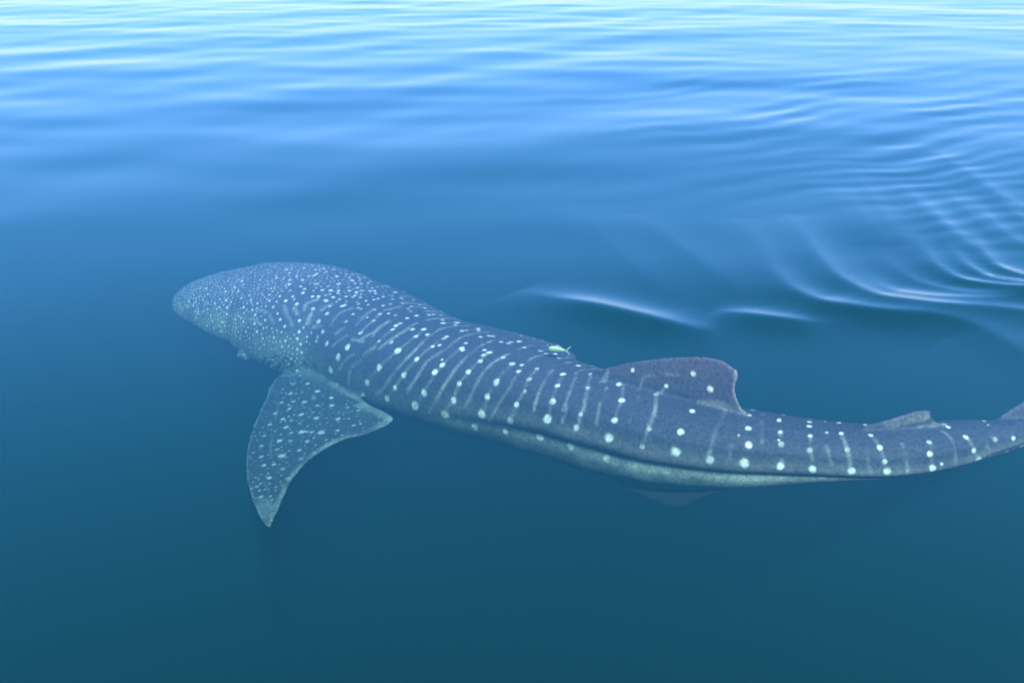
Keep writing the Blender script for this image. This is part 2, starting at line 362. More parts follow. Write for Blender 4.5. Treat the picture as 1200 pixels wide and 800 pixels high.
# white spots on the body: s, angle from the dorsal midline, radius, brightness (mirrored on the right flank)
SPOTS = [
    (0.045, 0.653, 0.0124, 0.65), (0.961, 0.619, 0.0123, 0.65), (0.51, 0.624, 0.0123, 0.65), (1.306, 0.789, 0.0121, 0.65), (1.156, 0.969, 0.0121, 0.65), (1.396, 1.091, 0.0121, 0.65),
    (1.831, 1.003, 0.012, 0.65), (2.102, 0.911, 0.0119, 0.65), (2.162, 1.081, 0.0119, 0.65), (2.177, 1.232, 0.0119, 0.65), (1.756, 1.31, 0.012, 0.65), (0.991, 1.315, 0.0122, 0.65),
    (0.901, 1.48, 0.0122, 0.65), (1.096, 1.616, 0.0122, 0.65), (1.576, 1.568, 0.0121, 0.65), (1.831, 1.451, 0.012, 0.65), (1.411, 1.738, 0.0121, 0.65), (1.876, 1.573, 0.012, 0.65),
    (2.056, 1.621, 0.0119, 0.65), (3.528, 1.529, 0.0118, 0.65), (2.086, 1.431, 0.0119, 0.65), (3.573, 1.393, 0.0117, 0.65), (3.813, 1.232, 0.0116, 0.65), (3.903, 1.378, 0.0116, 0.65),
    (3.903, 1.509, 0.0116, 0.65), (4.068, 1.524, 0.0116, 0.65), (4.308, 1.368, 0.0115, 0.65), (4.443, 1.451, 0.0115, 0.65), (4.143, 1.217, 0.0115, 0.65), (4.038, 1.076, 0.0116, 0.65),
    (3.933, 0.979, 0.0116, 0.65), (3.633, 0.833, 0.0117, 0.65), (2.372, 0.673, 0.0119, 0.65), (2.026, 0.692, 0.012, 0.65), (1.786, 0.561, 0.0121, 0.65), (2.192, 0.566, 0.012, 0.65),
    (2.477, 0.507, 0.012, 0.65), (2.327, 0.391, 0.0121, 0.65), (3.858, 0.736, 0.0117, 0.65), (4.008, 0.814, 0.0116, 0.65), (4.308, 0.828, 0.0115, 0.65), (4.083, 0.673, 0.0081, 0.43),
    (3.963, 0.609, 0.0081, 0.43), (4.518, 1.183, 0.0145, 0.65), (4.443, 1.033, 0.0115, 0.65), (4.608, 1.018, 0.0079, 0.43), (4.743, 1.052, 0.0113, 0.65), (4.773, 1.193, 0.0113, 0.65),
    (4.638, 1.286, 0.0114, 0.65), (4.458, 1.271, 0.0079, 0.43), (4.278, 0.965, 0.0115, 0.65), (4.548, 0.716, 0.0115, 0.65), (4.413, 0.619, 0.0115, 0.65), (4.278, 0.502, 0.0116, 0.65),
    (4.008, 0.502, 0.0081, 0.43), (3.603, 0.371, 0.0119, 0.65), (3.467, 0.274, 0.012, 0.65), (3.167, -0.052, 0.0123, 0.65), (3.843, 0.206, 0.0119, 0.65), (4.203, 0.249, 0.0118, 0.65),
    (4.533, 0.303, 0.0116, 0.65), (4.728, 0.425, 0.0115, 0.65), (4.668, 0.585, 0.0115, 0.65), (4.713, 0.687, 0.0114, 0.65), (4.743, 0.799, 0.0114, 0.65), (4.924, 0.882, 0.0113, 0.65),
    (5.029, 0.96, 0.0112, 0.65), (5.134, 1.052, 0.0112, 0.65), (5.119, 1.159, 0.0112, 0.65), (5.029, 1.286, 0.0112, 0.65), (4.803, 1.363, 0.0113, 0.65), (3.693, 0.006, 0.0121, 0.65),
    (0.0, 1.101, 0.0123, 0.65), (0.0, 1.266, 0.0123, 0.65), (1.576, 1.183, 0.012, 0.65), (1.471, 1.3, 0.0083, 0.43), (0.615, 1.188, 0.0122, 0.65), (0.736, 1.067, 0.0122, 0.65),
    (1.396, 1.48, 0.0084, 0.43), (3.452, -0.164, 0.0146, 0.77), (3.753, -0.14, 0.0101, 0.51), (3.813, 0.026, 0.0143, 0.77), (4.053, -0.091, 0.0144, 0.77), (3.993, -0.261, 0.0145, 0.77),
    (4.563, -0.042, 0.0141, 0.77), (4.608, 0.006, 0.014, 0.77), (4.383, -0.227, 0.0143, 0.77), (4.533, -0.315, 0.0143, 0.77), (4.413, -0.14, 0.0099, 0.51), (4.353, 0.113, 0.0141, 0.77),
    (4.608, 0.152, 0.0139, 0.77), (4.984, 0.118, 0.0138, 0.77), (4.578, 0.395, 0.0096, 0.51), (4.803, 0.284, 0.0138, 0.77), (5.014, 0.386, 0.0136, 0.77), (4.924, 0.512, 0.0136, 0.77),
    (4.878, 0.624, 0.0136, 0.77), (5.104, 0.619, 0.0171, 0.77), (5.224, 0.4, 0.0135, 0.77), (5.089, 0.22, 0.0095, 0.51), (5.119, 0.288, 0.0094, 0.51), (5.389, 0.172, 0.0173, 0.77),
    (5.224, 0.084, 0.0095, 0.51), (5.434, 0.079, 0.0095, 0.51), (5.314, -0.008, 0.0138, 0.77), (5.434, 0.298, 0.0145, 0.47), (5.614, 0.177, 0.0135, 0.77), (5.719, 0.055, 0.0136, 0.77),
    (5.584, 0.011, 0.0095, 0.51), (5.224, -0.115, 0.0096, 0.51), (4.954, -0.144, 0.014, 0.77), (4.939, -0.305, 0.0142, 0.77), (5.239, -0.222, 0.014, 0.77), (5.539, -0.125, 0.0138, 0.77),
    (5.329, -0.368, 0.0141, 0.77), (4.999, -0.548, 0.0099, 0.51), (5.719, -0.033, 0.0095, 0.51), (5.854, -0.023, 0.0136, 0.77), (5.884, -0.037, 0.0136, 0.77), (5.959, 0.089, 0.0171, 0.77),
    (5.869, -0.179, 0.0137, 0.77), (5.989, -0.135, 0.0136, 0.77), (6.094, -0.086, 0.0135, 0.77), (5.644, -0.286, 0.0139, 0.77), (5.479, -0.252, 0.0097, 0.51), (5.884, -0.349, 0.0096, 0.51),
    (5.869, -0.47, 0.0139, 0.77), (6.049, -0.266, 0.0095, 0.51), (6.139, -0.339, 0.0136, 0.77), (6.289, -0.018, 0.0133, 0.77), (6.395, -0.144, 0.0133, 0.77), (6.38, -0.281, 0.0134, 0.77),
    (6.59, -0.169, 0.0132, 0.77), (6.8, -0.115, 0.013, 0.77), (6.545, 0.035, 0.0131, 0.77), (6.259, 0.099, 0.0133, 0.77), (6.274, 0.211, 0.0142, 0.47), (5.854, 0.279, 0.0144, 0.47),
    (5.584, 0.395, 0.017, 0.77), (6.124, 0.376, 0.0168, 0.77), (5.479, 0.619, 0.0144, 0.47), (6.049, 0.619, 0.0168, 0.77), (6.47, 0.425, 0.013, 0.77), (6.44, 0.274, 0.0141, 0.47),
    (6.034, 0.799, 0.0203, 0.77), (6.53, 0.605, 0.0139, 0.47), (6.83, 0.366, 0.0161, 0.77), (6.74, 0.196, 0.0163, 0.77), (6.905, 0.094, 0.0137, 0.47), (7.145, 0.201, 0.0159, 0.77),
    (7.19, 0.381, 0.0158, 0.77), (6.875, 0.673, 0.0194, 0.77), (6.32, 0.95, 0.0166, 0.77), (5.344, 0.892, 0.0133, 0.77), (5.539, 0.984, 0.0092, 0.51), (5.449, 1.081, 0.0132, 0.77),
    (5.449, 1.198, 0.0132, 0.77), (7.205, 0.678, 0.0157, 0.77), (6.274, 1.067, 0.0141, 0.47), (5.929, 1.125, 0.0091, 0.51), (6.049, 1.037, 0.0091, 0.51), (4.848, 1.451, 0.0113, 0.68),
    (4.728, 1.543, 0.0114, 0.68), (5.209, 1.286, 0.0111, 0.68), (5.164, 1.393, 0.0112, 0.68), (5.089, 1.534, 0.0112, 0.68), (5.059, 1.466, 0.0078, 0.45), (5.209, 1.451, 0.0077, 0.45),
    (4.984, 1.665, 0.0113, 0.68), (5.644, 1.271, 0.0111, 0.68), (5.509, 1.373, 0.0111, 0.68), (5.794, 1.412, 0.0111, 0.68), (6.139, 1.232, 0.0076, 0.45), (6.289, 1.144, 0.0109, 0.68),
    (5.329, 1.543, 0.0111, 0.68), (5.269, 1.631, 0.0112, 0.68), (4.728, 1.665, 0.0114, 0.68), (6.515, 1.101, 0.0188, 0.55), (5.989, 1.855, 0.0277, 0.9), (6.425, 1.801, 0.0177, 0.9),
    (6.8, 1.714, 0.0186, 0.55), (6.785, 1.242, 0.0263, 0.9), (6.695, 1.519, 0.0266, 0.9), (6.86, 1.008, 0.0262, 0.9), (7.085, -0.052, 0.0172, 0.9), (6.995, -0.305, 0.0121, 0.6),
    (7.145, -0.281, 0.0173, 0.9), (6.695, -0.363, 0.0123, 0.6), (7.4, -0.222, 0.017, 0.9), (7.655, -0.222, 0.0168, 0.9), (7.505, 0.133, 0.0211, 0.9), (7.565, 0.337, 0.0209, 0.9),
    (7.55, 0.741, 0.0251, 0.9), (7.881, 0.775, 0.0203, 0.9), (7.926, 0.429, 0.0161, 0.9), (7.911, 0.181, 0.0175, 0.55), (7.37, 0.624, 0.0178, 0.55), (7.43, 1.144, 0.0252, 0.9),
    (7.295, 1.475, 0.0255, 0.9), (7.821, 1.14, 0.0247, 0.9), (7.731, 1.407, 0.0205, 0.9), (7.61, 1.616, 0.0252, 0.9), (8.271, 0.751, 0.02, 0.9), (8.226, 0.93, 0.0242, 0.9),
    (8.166, 1.349, 0.0243, 0.9), (8.046, 1.597, 0.0319, 0.9), (8.631, 1.388, 0.0239, 0.9), (8.496, 1.65, 0.0314, 0.9), (8.661, 1.047, 0.0196, 0.9), (7.22, 1.709, 0.0181, 0.55),
    (7.896, -0.12, 0.0165, 0.9), (7.986, -0.359, 0.0166, 0.9), (8.256, -0.125, 0.0163, 0.9), (8.346, -0.31, 0.0164, 0.9), (8.631, -0.174, 0.0161, 0.9), (8.721, -0.305, 0.0161, 0.9),
    (9.036, -0.232, 0.0159, 0.9), (9.427, -0.286, 0.0157, 0.9), (9.487, -0.475, 0.0158, 0.9), (8.211, -0.641, 0.0115, 0.6), (8.301, 0.279, 0.0202, 0.9), (8.751, 0.201, 0.0199, 0.9),
    (8.766, 0.468, 0.0198, 0.9), (8.721, 0.765, 0.0196, 0.9), (9.277, 0.332, 0.0195, 0.9), (9.277, 0.853, 0.0234, 0.9), (9.697, 0.269, 0.0163, 0.55), (9.742, 0.6, 0.0162, 0.55),
    (9.787, 0.906, 0.0161, 0.55), (10.132, 0.206, 0.019, 0.9), (10.222, 0.566, 0.0188, 0.9), (9.232, 1.203, 0.0234, 0.9), (9.187, 1.553, 0.0306, 0.9), (8.991, 1.864, 0.0275, 0.55),
    (9.742, 1.242, 0.019, 0.9), (9.682, 1.568, 0.0266, 0.55), (9.547, 1.835, 0.0194, 0.9), (10.282, 0.969, 0.0226, 0.9), (10.282, 1.388, 0.0294, 0.9), (10.132, 1.777, 0.0299, 0.9),
    (10.523, 0.001, 0.019, 0.9), (10.703, 0.405, 0.0158, 0.55), (11.108, -0.057, 0.0188, 0.9), (11.393, 0.473, 0.0221, 0.9), (11.468, 0.994, 0.0219, 0.9), (11.798, -0.028, 0.0156, 0.55),
    (10.838, 1.076, 0.0156, 0.55), (10.808, 1.402, 0.0223, 0.9), (11.453, 1.412, 0.0285, 0.9), (10.688, 1.791, 0.026, 0.55), (11.393, 1.84, 0.0256, 0.55), (12.054, 0.984, 0.0151, 0.55),
    (12.009, 1.412, 0.0152, 0.55), (12.579, 0.24, 0.0179, 0.9), (13.585, 0.011, 0.0141, 0.9), (14.155, 0.026, 0.0141, 0.9), (14.215, -0.723, 0.0101, 0.6), (12.564, 0.882, 0.0214, 0.9),
    (12.564, 1.378, 0.0279, 0.9), (13.615, 0.454, 0.0177, 0.9), (13.66, 0.955, 0.0213, 0.9), (13.615, 1.422, 0.0276, 0.9), (14.215, 0.459, 0.0139, 0.9), (14.26, 0.848, 0.0149, 0.55),
    (14.305, 1.461, 0.0213, 0.9), (13.089, 1.446, 0.0245, 0.55), (13.465, 0.712, 0.0096, 0.6), (14.741, 0.094, 0.0141, 0.9), (14.771, 0.488, 0.0139, 0.9), (14.786, 0.965, 0.0149, 0.55),
    (14.861, 1.48, 0.0213, 0.9), (15.341, 0.274, 0.014, 0.9), (15.431, 0.862, 0.015, 0.55), (15.521, 1.466, 0.0214, 0.9), (15.881, 0.274, 0.0141, 0.9), (15.986, 0.731, 0.0178, 0.9),
    (16.046, 1.203, 0.0178, 0.9), (16.091, 1.466, 0.0216, 0.9), (15.071, -0.286, 0.0099, 0.6), (16.872, 0.648, 0.0154, 0.55), (16.827, 1.052, 0.0181, 0.9), (16.872, 1.49, 0.022, 0.9),
    (17.052, 1.431, 0.0099, 0.6), (17.457, -0.081, 0.0147, 0.9), (18.463, -0.149, 0.0104, 0.6), (17.683, 0.663, 0.0146, 0.9), (17.818, 1.232, 0.0186, 0.9), (17.938, 1.626, 0.026, 0.55),
    (18.508, 1.013, 0.0159, 0.55), (18.929, 2.195, 0.0162, 0.55), (19.034, 1.169, 0.0149, 0.9), (19.394, 2.2, 0.0151, 0.9),
]
# pale bars: half width, brightness, [(s, angle)]
LINES = [
    (0.02, 0.1716, [(4.939, 0.716), (5.059, 0.833), (5.254, 1.003)]),
    (0.0203, 0.1716, [(4.773, 0.945), (4.954, 1.052)]),
    (0.0204, 0.1716, [(3.783, 1.154), (4.083, 1.149), (4.428, 1.11), (4.698, 1.135)]),
    (0.0205, 0.1716, [(4.338, 0.965), (4.533, 0.921), (4.683, 0.926)]),
    (0.02, 0.195, [(4.939, 0.716), (5.089, 0.853), (5.254, 0.999)]),
    (0.0203, 0.195, [(5.299, 0.682), (5.254, 0.575), (5.374, 0.425)]),
    (0.0201, 0.195, [(5.764, 0.59), (5.794, 0.478), (5.854, 0.425)]),
    (0.0198, 0.195, [(6.365, 0.775), (6.274, 0.546), (6.32, 0.337)]),
    (0.0196, 0.195, [(6.71, 0.571), (6.665, 0.415), (6.56, 0.167)]),
    (0.019, 0.195, [(7.055, 0.639), (6.995, 0.425), (6.995, 0.259)]),
    (0.0186, 0.195, [(7.355, 0.478), (7.355, 0.24)]),
    (0.0198, 0.195, [(5.989, 0.926), (6.199, 0.858)]),
    (0.0197, 0.195, [(6.695, 0.055), (6.68, -0.091)]),
    (0.0224, 0.2184, [(5.119, 0.712), (5.224, 0.785)]),
    (0.0222, 0.2184, [(5.524, 0.716), (5.599, 0.896)]),
    (0.0216, 0.2184, [(6.56, 0.872), (6.605, 0.712)]),
    (0.0196, 0.15600000000000003, [(6.635, 0.464), (6.575, 0.167)]),
    (0.0188, 0.15600000000000003, [(6.845, 1.436), (6.905, 1.227), (6.995, 1.062)]),
    (0.0192, 0.15600000000000003, [(6.635, 1.096), (6.74, 0.833)]),
    (0.0188, 0.15600000000000003, [(6.845, 0.848), (7.01, 0.799)]),
    (0.0219, 0.26, [(7.13, 1.023), (7.22, 0.828)]),
    (0.022, 0.26, [(7.025, 1.281), (7.13, 1.135)]),
    (0.0188, 0.2574, [(6.98, 1.607), (6.98, 1.558), (7.01, 1.393)]),
    (0.0188, 0.15600000000000003, [(6.845, 1.436), (6.89, 1.281), (6.98, 1.106)]),
    (0.0163, 0.15600000000000003, [(10.372, 0.206), (10.492, 0.712), (10.508, 1.091)]),
    (0.016, 0.15600000000000003, [(10.988, 0.24), (11.153, 1.023)]),
    (0.0158, 0.15600000000000003, [(11.603, 0.245), (11.723, 0.96)]),
    (0.0159, 0.15600000000000003, [(11.108, -0.057), (11.393, 0.478), (11.468, 0.994)]),
    (0.019, 0.21840000000000004, [(10.703, 0.395), (10.838, 0.862), (10.838, 1.281)]),
    (0.0185, 0.21840000000000004, [(11.858, 0.128), (12.009, 0.507), (12.039, 0.882)]),
    (0.0185, 0.195, [(12.039, 0.736), (12.039, 0.989), (12.009, 1.402)]),
    (0.0172, 0.195, [(13.119, 0.016), (13.089, 0.848), (13.059, 1.407)]),
    (0.0172, 0.195, [(14.23, 0.468), (14.32, 1.441)]),
    (0.0154, 0.0936, [(13.375, 1.013), (13.375, 1.324)]),
    (0.0154, 0.0936, [(13.825, 0.118), (13.9, 0.838)]),
    (0.0172, 0.21840000000000004, [(14.215, 0.473), (14.32, 1.441)]),
    (0.0172, 0.21840000000000004, [(14.756, 0.512), (14.831, 1.217)]),
    (0.0173, 0.21840000000000004, [(15.341, 0.318), (15.431, 0.843), (15.521, 1.466)]),
    (0.0155, 0.11699999999999999, [(15.071, 0.823), (15.161, 1.31)]),
    (0.0156, 0.11699999999999999, [(15.776, 1.11), (15.836, 1.514)]),
    (0.0157, 0.11699999999999999, [(15.896, 0.284), (15.986, 0.726), (16.076, 1.451)]),
    (0.0161, 0.13260000000000002, [(17.262, 0.249), (17.322, 0.605), (17.337, 1.451)]),
    (0.0158, 0.13260000000000002, [(16.377, 0.639), (16.422, 1.5)]),
    (0.0167, 0.13260000000000002, [(18.433, 0.882), (18.929, 2.195)]),
    (0.0164, 0.13260000000000002, [(17.713, 0.726), (17.938, 1.602)]),
    (0.0166, 0.13260000000000002, [(18.253, 1.208), (18.553, 2.2)]),
    (0.0159, 0.13260000000000002, [(16.872, 0.648), (16.872, 1.475)]),
    (0.019, 0.13260000000000002, [(6.74, 0.186), (6.815, 0.361), (6.875, 0.673)]),
    (0.0186, 0.13260000000000002, [(7.145, 0.196), (7.19, 0.376), (7.205, 0.682), (7.19, 0.848), (7.145, 1.023)]),
    (0.0185, 0.13260000000000002, [(7.505, 0.138), (7.565, 0.337), (7.55, 0.746), (7.43, 1.149), (7.295, 1.475)]),
    (0.0182, 0.13260000000000002, [(7.896, 0.177), (7.911, 0.434), (7.881, 0.775), (7.806, 1.144), (7.731, 1.402), (7.61, 1.611)]),
    (0.0178, 0.13260000000000002, [(8.301, 0.274), (8.271, 0.755), (8.241, 0.93), (8.166, 1.349), (8.046, 1.597)]),
    (0.0175, 0.13260000000000002, [(8.751, 0.206), (8.751, 0.473), (8.721, 0.755), (8.661, 1.042), (8.616, 1.383), (8.496, 1.641)]),
    (0.0173, 0.13260000000000002, [(9.277, 0.332), (9.277, 0.843), (9.232, 1.198), (9.187, 1.558), (8.976, 1.86)]),
    (0.017, 0.13260000000000002, [(9.697, 0.264), (9.727, 0.59), (9.772, 0.911), (9.742, 1.247), (9.682, 1.563), (9.532, 1.825)]),
    (0.0167, 0.13260000000000002, [(10.132, 0.201), (10.222, 0.561), (10.267, 0.965), (10.282, 1.383), (10.132, 1.767)]),
    (0.0164, 0.13260000000000002, [(10.523, -0.003), (10.688, 0.376), (10.808, 0.741), (10.838, 1.067), (10.808, 1.397), (10.673, 1.777)]),
    (0.0187, 0.2106, [(8.061, 0.021), (8.121, 0.405), (8.046, 0.731), (8.016, 1.101), (7.926, 1.402)]),
    (0.0185, 0.2106, [(8.496, 0.031), (8.496, 0.731), (8.391, 1.31), (8.241, 1.67)]),
    (0.0193, 0.2106, [(7.655, 0.011), (7.761, 0.697), (7.595, 1.393), (7.46, 1.582)]),
    (0.0183, 0.2106, [(9.036, 0.099), (8.976, 0.653), (8.931, 1.256), (8.706, 1.787)]),
    (0.0179, 0.2106, [(9.412, 0.026), (9.532, 0.823), (9.427, 1.393), (9.307, 1.66)]),
    (0.0173, 0.2106, [(9.922, 0.167), (10.012, 0.872), (10.027, 1.271)]),
    (0.0171, 0.2106, [(10.282, 0.045), (10.538, 1.028), (10.538, 1.359)]),
    (0.0168, 0.2106, [(11.093, 0.697), (11.183, 1.203)]),
    (0.0194, 0.2106, [(7.295, 0.065), (7.34, 0.439), (7.295, 0.819)]),
    (0.0198, 0.2106, [(6.98, 0.249), (7.025, 0.507), (6.95, 0.814)]),
]
SPOTS_XYZ = [
    (-1.6875, 7.6481, -0.8841, 0.0173, 0.72, 0), (-1.479, 7.6295, -0.8587, 0.0218, 0.72, 0), (-1.5794, 7.7848, -0.8647, 0.0175, 0.72, 0), (-1.6932, 7.8142, -0.8777, 0.019, 0.44, 0), (-1.5968, 7.6468, -0.8727, 0.012, 0.48, 0), (-1.7323, 7.5176, -0.8952, 0.0171, 0.72, 0),
    (-1.6369, 7.5062, -0.8837, 0.017, 0.72, 0), (-1.5501, 7.4725, -0.8743, 0.0215, 0.72, 0), (-1.3525, 7.4966, -0.8484, 0.0169, 0.72, 0), (-1.3247, 7.3654, -0.8505, 0.0211, 0.72, 0), (-1.4398, 7.3886, -0.864, 0.0167, 0.72, 0), (-1.4863, 7.5247, -0.864, 0.0183, 0.44, 0),
    (-1.648, 7.3919, -0.89, 0.0168, 0.72, 0), (-1.7443, 7.3527, -0.9037, 0.0168, 0.72, 0), (-1.6668, 7.2394, -0.8988, 0.0166, 0.72, 0), (-1.5432, 7.2741, -0.8818, 0.0211, 0.72, 0), (-1.4154, 7.1908, -0.8693, 0.0208, 0.72, 0), (-1.2494, 7.1478, -0.8503, 0.0206, 0.72, 0),
    (-1.5962, 7.1981, -0.8917, 0.0177, 0.44, 0), (-1.7534, 7.1818, -0.9121, 0.0165, 0.72, 0), (-1.6177, 7.1049, -0.8983, 0.0207, 0.72, 0), (-1.5266, 7.1362, -0.8855, 0.0113, 0.48, 0), (-1.488, 7.0052, -0.8863, 0.0248, 0.72, 0), (-1.4131, 6.9909, -0.8774, 0.0173, 0.44, 0),
    (-1.3453, 6.972, -0.8697, 0.0246, 0.72, 0), (-1.7622, 7.0173, -0.9202, 0.0175, 0.44, 0), (-1.5615, 7.0098, -0.8953, 0.0174, 0.44, 0), (-1.6301, 6.91, -0.9081, 0.0203, 0.72, 0), (-1.5511, 6.892, -0.899, 0.0172, 0.44, 0), (-1.4224, 6.8672, -0.8839, 0.017, 0.44, 0),
    (-1.4621, 6.7523, -0.8937, 0.0156, 0.72, 0), (-1.7503, 6.8693, -0.9249, 0.0172, 0.44, 0), (-1.2024, 7.3134, -0.8373, 0.0178, 0.44, 0), (-1.1155, 7.2502, -0.8291, 0.0176, 0.44, 0), (-1.2287, 6.9791, -0.8548, 0.0172, 0.44, 0), (-1.3432, 7.7647, -0.8359, 0.0187, 0.44, 0),
    (-1.1219, 7.0326, -0.8391, 0.0172, 0.44, 0), (-1.6369, 7.0039, -0.905, 0.0112, 0.48, 0), (-1.7177, 6.7144, -0.9274, 0.0169, 0.41, 0), (-1.6772, 6.5912, -0.9275, 0.0155, 0.68, 0), (-1.6053, 6.5855, -0.9188, 0.0154, 0.68, 0), (-1.5732, 6.694, -0.9101, 0.024, 0.68, 0),
    (-1.6007, 6.4123, -0.9255, 0.0151, 0.68, 0), (-1.5357, 6.5187, -0.9128, 0.0165, 0.41, 0), (-1.6672, 6.3237, -0.9376, 0.0162, 0.41, 0), (-1.4329, 6.6299, -0.8952, 0.0166, 0.41, 0), (-1.6212, 6.788, -0.9122, 0.017, 0.41, 0), (-1.4754, 6.3897, -0.9107, 0.0162, 0.41, 0),
    (-1.6106, 6.189, -0.9362, 0.0159, 0.41, 0), (-1.7002, 6.4442, -0.9366, 0.0106, 0.45, 0), (-1.5335, 6.2892, -0.9223, 0.0103, 0.45, 0), (1.1536, 6.3843, -0.1425, 0.0181, 0.9, 1), (1.2557, 6.3187, -0.2217, 0.0219, 0.9, 1), (0.7971, 6.6133, -0.2174, 0.0146, 0.9, 1),
    (1.0041, 6.4803, -0.2676, 0.0145, 0.9, 1), (1.0041, 6.4803, -0.2676, 0.01, 0.6, 1),
]
FIN_NORMALS = ((0.1245, 0.042, -0.9913), (-0.5405, -0.8414, 0.0))
LINES_XYZ = [
    (0.0091, 0.132, [(-1.594, 7.3584, -0.8846), (-1.5087, 7.3714, -0.8733), (-1.4707, 7.3116, -0.8711), (-1.4685, 7.228, -0.8744), (-1.5292, 7.1288, -0.8862)], 0),
    (0.0091, 0.132, [(-1.6799, 6.8384, -0.9174), (-1.6929, 6.9781, -0.9131), (-1.682, 7.1168, -0.9059)], 0),
    (0.0091, 0.132, [(-1.3274, 7.227, -0.8567), (-1.27, 7.2629, -0.848), (-1.1704, 7.2221, -0.8372)], 0),
    (0.0091, 0.12, [(-1.6831, 6.8541, -0.9171), (-1.6402, 6.6973, -0.9184)], 0),
    (0.0091, 0.12, [(-1.636, 6.3768, -0.9314), (-1.5664, 6.244, -0.9283)], 0),
    (0.0146, 0.15600000000000003, [(0.6447, 6.7111, -0.2652), (0.6351, 6.7173, -0.3919)], 1),
    (0.0146, 0.15600000000000003, [(0.9253, 6.5309, -0.2183), (0.8687, 6.5673, -0.2491), (0.8358, 6.5884, -0.4036)], 1),
    (0.0146, 0.15600000000000003, [(0.9938, 6.4869, -0.1844), (1.075, 6.4348, -0.1768)], 1),
    (0.0173, 0.21840000000000004, [(0.9984, 6.484, -0.2805), (0.939, 6.5221, -0.3811)], 1),
    (0.0154, 0.2106, [(0.6329, 6.7188, -0.2838), (0.5948, 6.7432, -0.5184)], 1),
]
RIMS = [
    (0.022, 0.45, [(-1.8826, 7.9902, -0.8941), (-1.888, 7.6215, -0.9104), (-1.8886, 7.3189, -0.9233), (-1.8733, 7.0196, -0.934), (-1.8285, 6.7099, -0.9415), (-1.7645, 6.4497, -0.9445), (-1.6858, 6.2223, -0.9442), (-1.5946, 6.0043, -0.942), (-1.5151, 5.8554, -0.9383)]),
    (0.035, 0.55, [(-0.8478, 7.0952, -0.8021), (-1.0152, 6.9076, -0.831), (-1.1768, 6.8593, -0.8534), (-1.3107, 6.7228, -0.8759), (-1.3961, 6.5694, -0.8932), (-1.4503, 6.3617, -0.9088), (-1.4634, 6.1361, -0.92), (-1.48, 5.8392, -0.9346)]),
    (0.05, 0.75, [(-1.0996, 7.3423, -0.8232), (-0.9575, 7.2002, -0.8114), (-0.8666, 7.0997, -0.8042)]),
    (0.03, 0.7, [(-1.397, 7.7582, -0.8429), (-1.2213, 7.5394, -0.8301), (-0.9989, 7.2904, -0.8128)]),
    (0.06, 0.45, [(-1.5299, 5.9529, -0.9361), (-1.5481, 6.0145, -0.9357), (-1.5752, 6.1187, -0.9347)]),
    (0.02, 0.6, [(1.3905, 6.2321, -0.0735), (1.3904, 6.2321, -0.1426), (1.3904, 6.2322, -0.2121), (1.4136, 6.2173, -0.2753), (1.4649, 6.1843, -0.3359)]),
    (0.03, 0.4, [(1.1948, 6.3578, -0.3283), (1.3159, 6.28, -0.3161), (1.4263, 6.2091, -0.3242)]),
    (0.03, 0.5, [(2.2824, 6.023, -0.3224), (2.3978, 6.0357, -0.2998), (2.5141, 6.0485, -0.283)]),
    (0.02, 0.6, [(2.398, 6.0357, -0.3806), (2.5023, 6.0472, -0.3515), (2.6374, 6.0621, -0.3472)]),
]
CREASES = [
    (0.011, 0.022, [(1.0969, 6.4229, -0.3355), (1.1798, 6.4247, -0.3421), (1.2703, 6.4108, -0.3524), (1.3568, 6.3456, -0.352), (1.4383, 6.2566, -0.3472), (1.471, 6.2217, -0.3469)]),
    (0.018, 0.015, [(-1.8838, 8.1163, -0.7483), (-1.9387, 8.1607, -0.8255), (-2.0158, 8.332, -0.9517)]),
    (0.018, 0.015, [(-1.8005, 8.0728, -0.7529), (-1.8528, 8.1075, -0.8261), (-1.9218, 8.2333, -0.9398)]),
    (0.018, 0.015, [(-1.721, 8.0419, -0.7597), (-1.7694, 8.0673, -0.8311), (-1.831, 8.1602, -0.9312)]),
    (0.018, 0.015, [(-1.6461, 8.0355, -0.7803), (-1.6929, 8.0437, -0.8439), (-1.7481, 8.1188, -0.936)]),
    (0.018, 0.015, [(-1.5601, 7.9627, -0.7719), (-1.617, 8.0319, -0.8601), (-1.6671, 8.0923, -0.9453)]),
    (0.01, 0.015, [(-1.9965, 8.1922, -0.7946), (-2.0351, 8.2647, -0.8854), (-2.0693, 8.3621, -0.9389)]),
    (0.012, 0.02, [(-1.5428, 7.9443, -0.7631), (-1.5805, 7.9947, -0.8447), (-1.5452, 7.994, -0.9037), (-1.4387, 7.878, -0.8962), (-1.3323, 7.8493, -0.9615), (-1.1362, 7.6356, -0.9447)]),
]
EYE = (4.113, 1.869)
FISH_AT = (0.2514, 7.0588, -0.25)
FISH_ROT = (0.0, 0.1, -0.006)


ST = np.array(STATIONS)
S_END = ST[-1, 0]

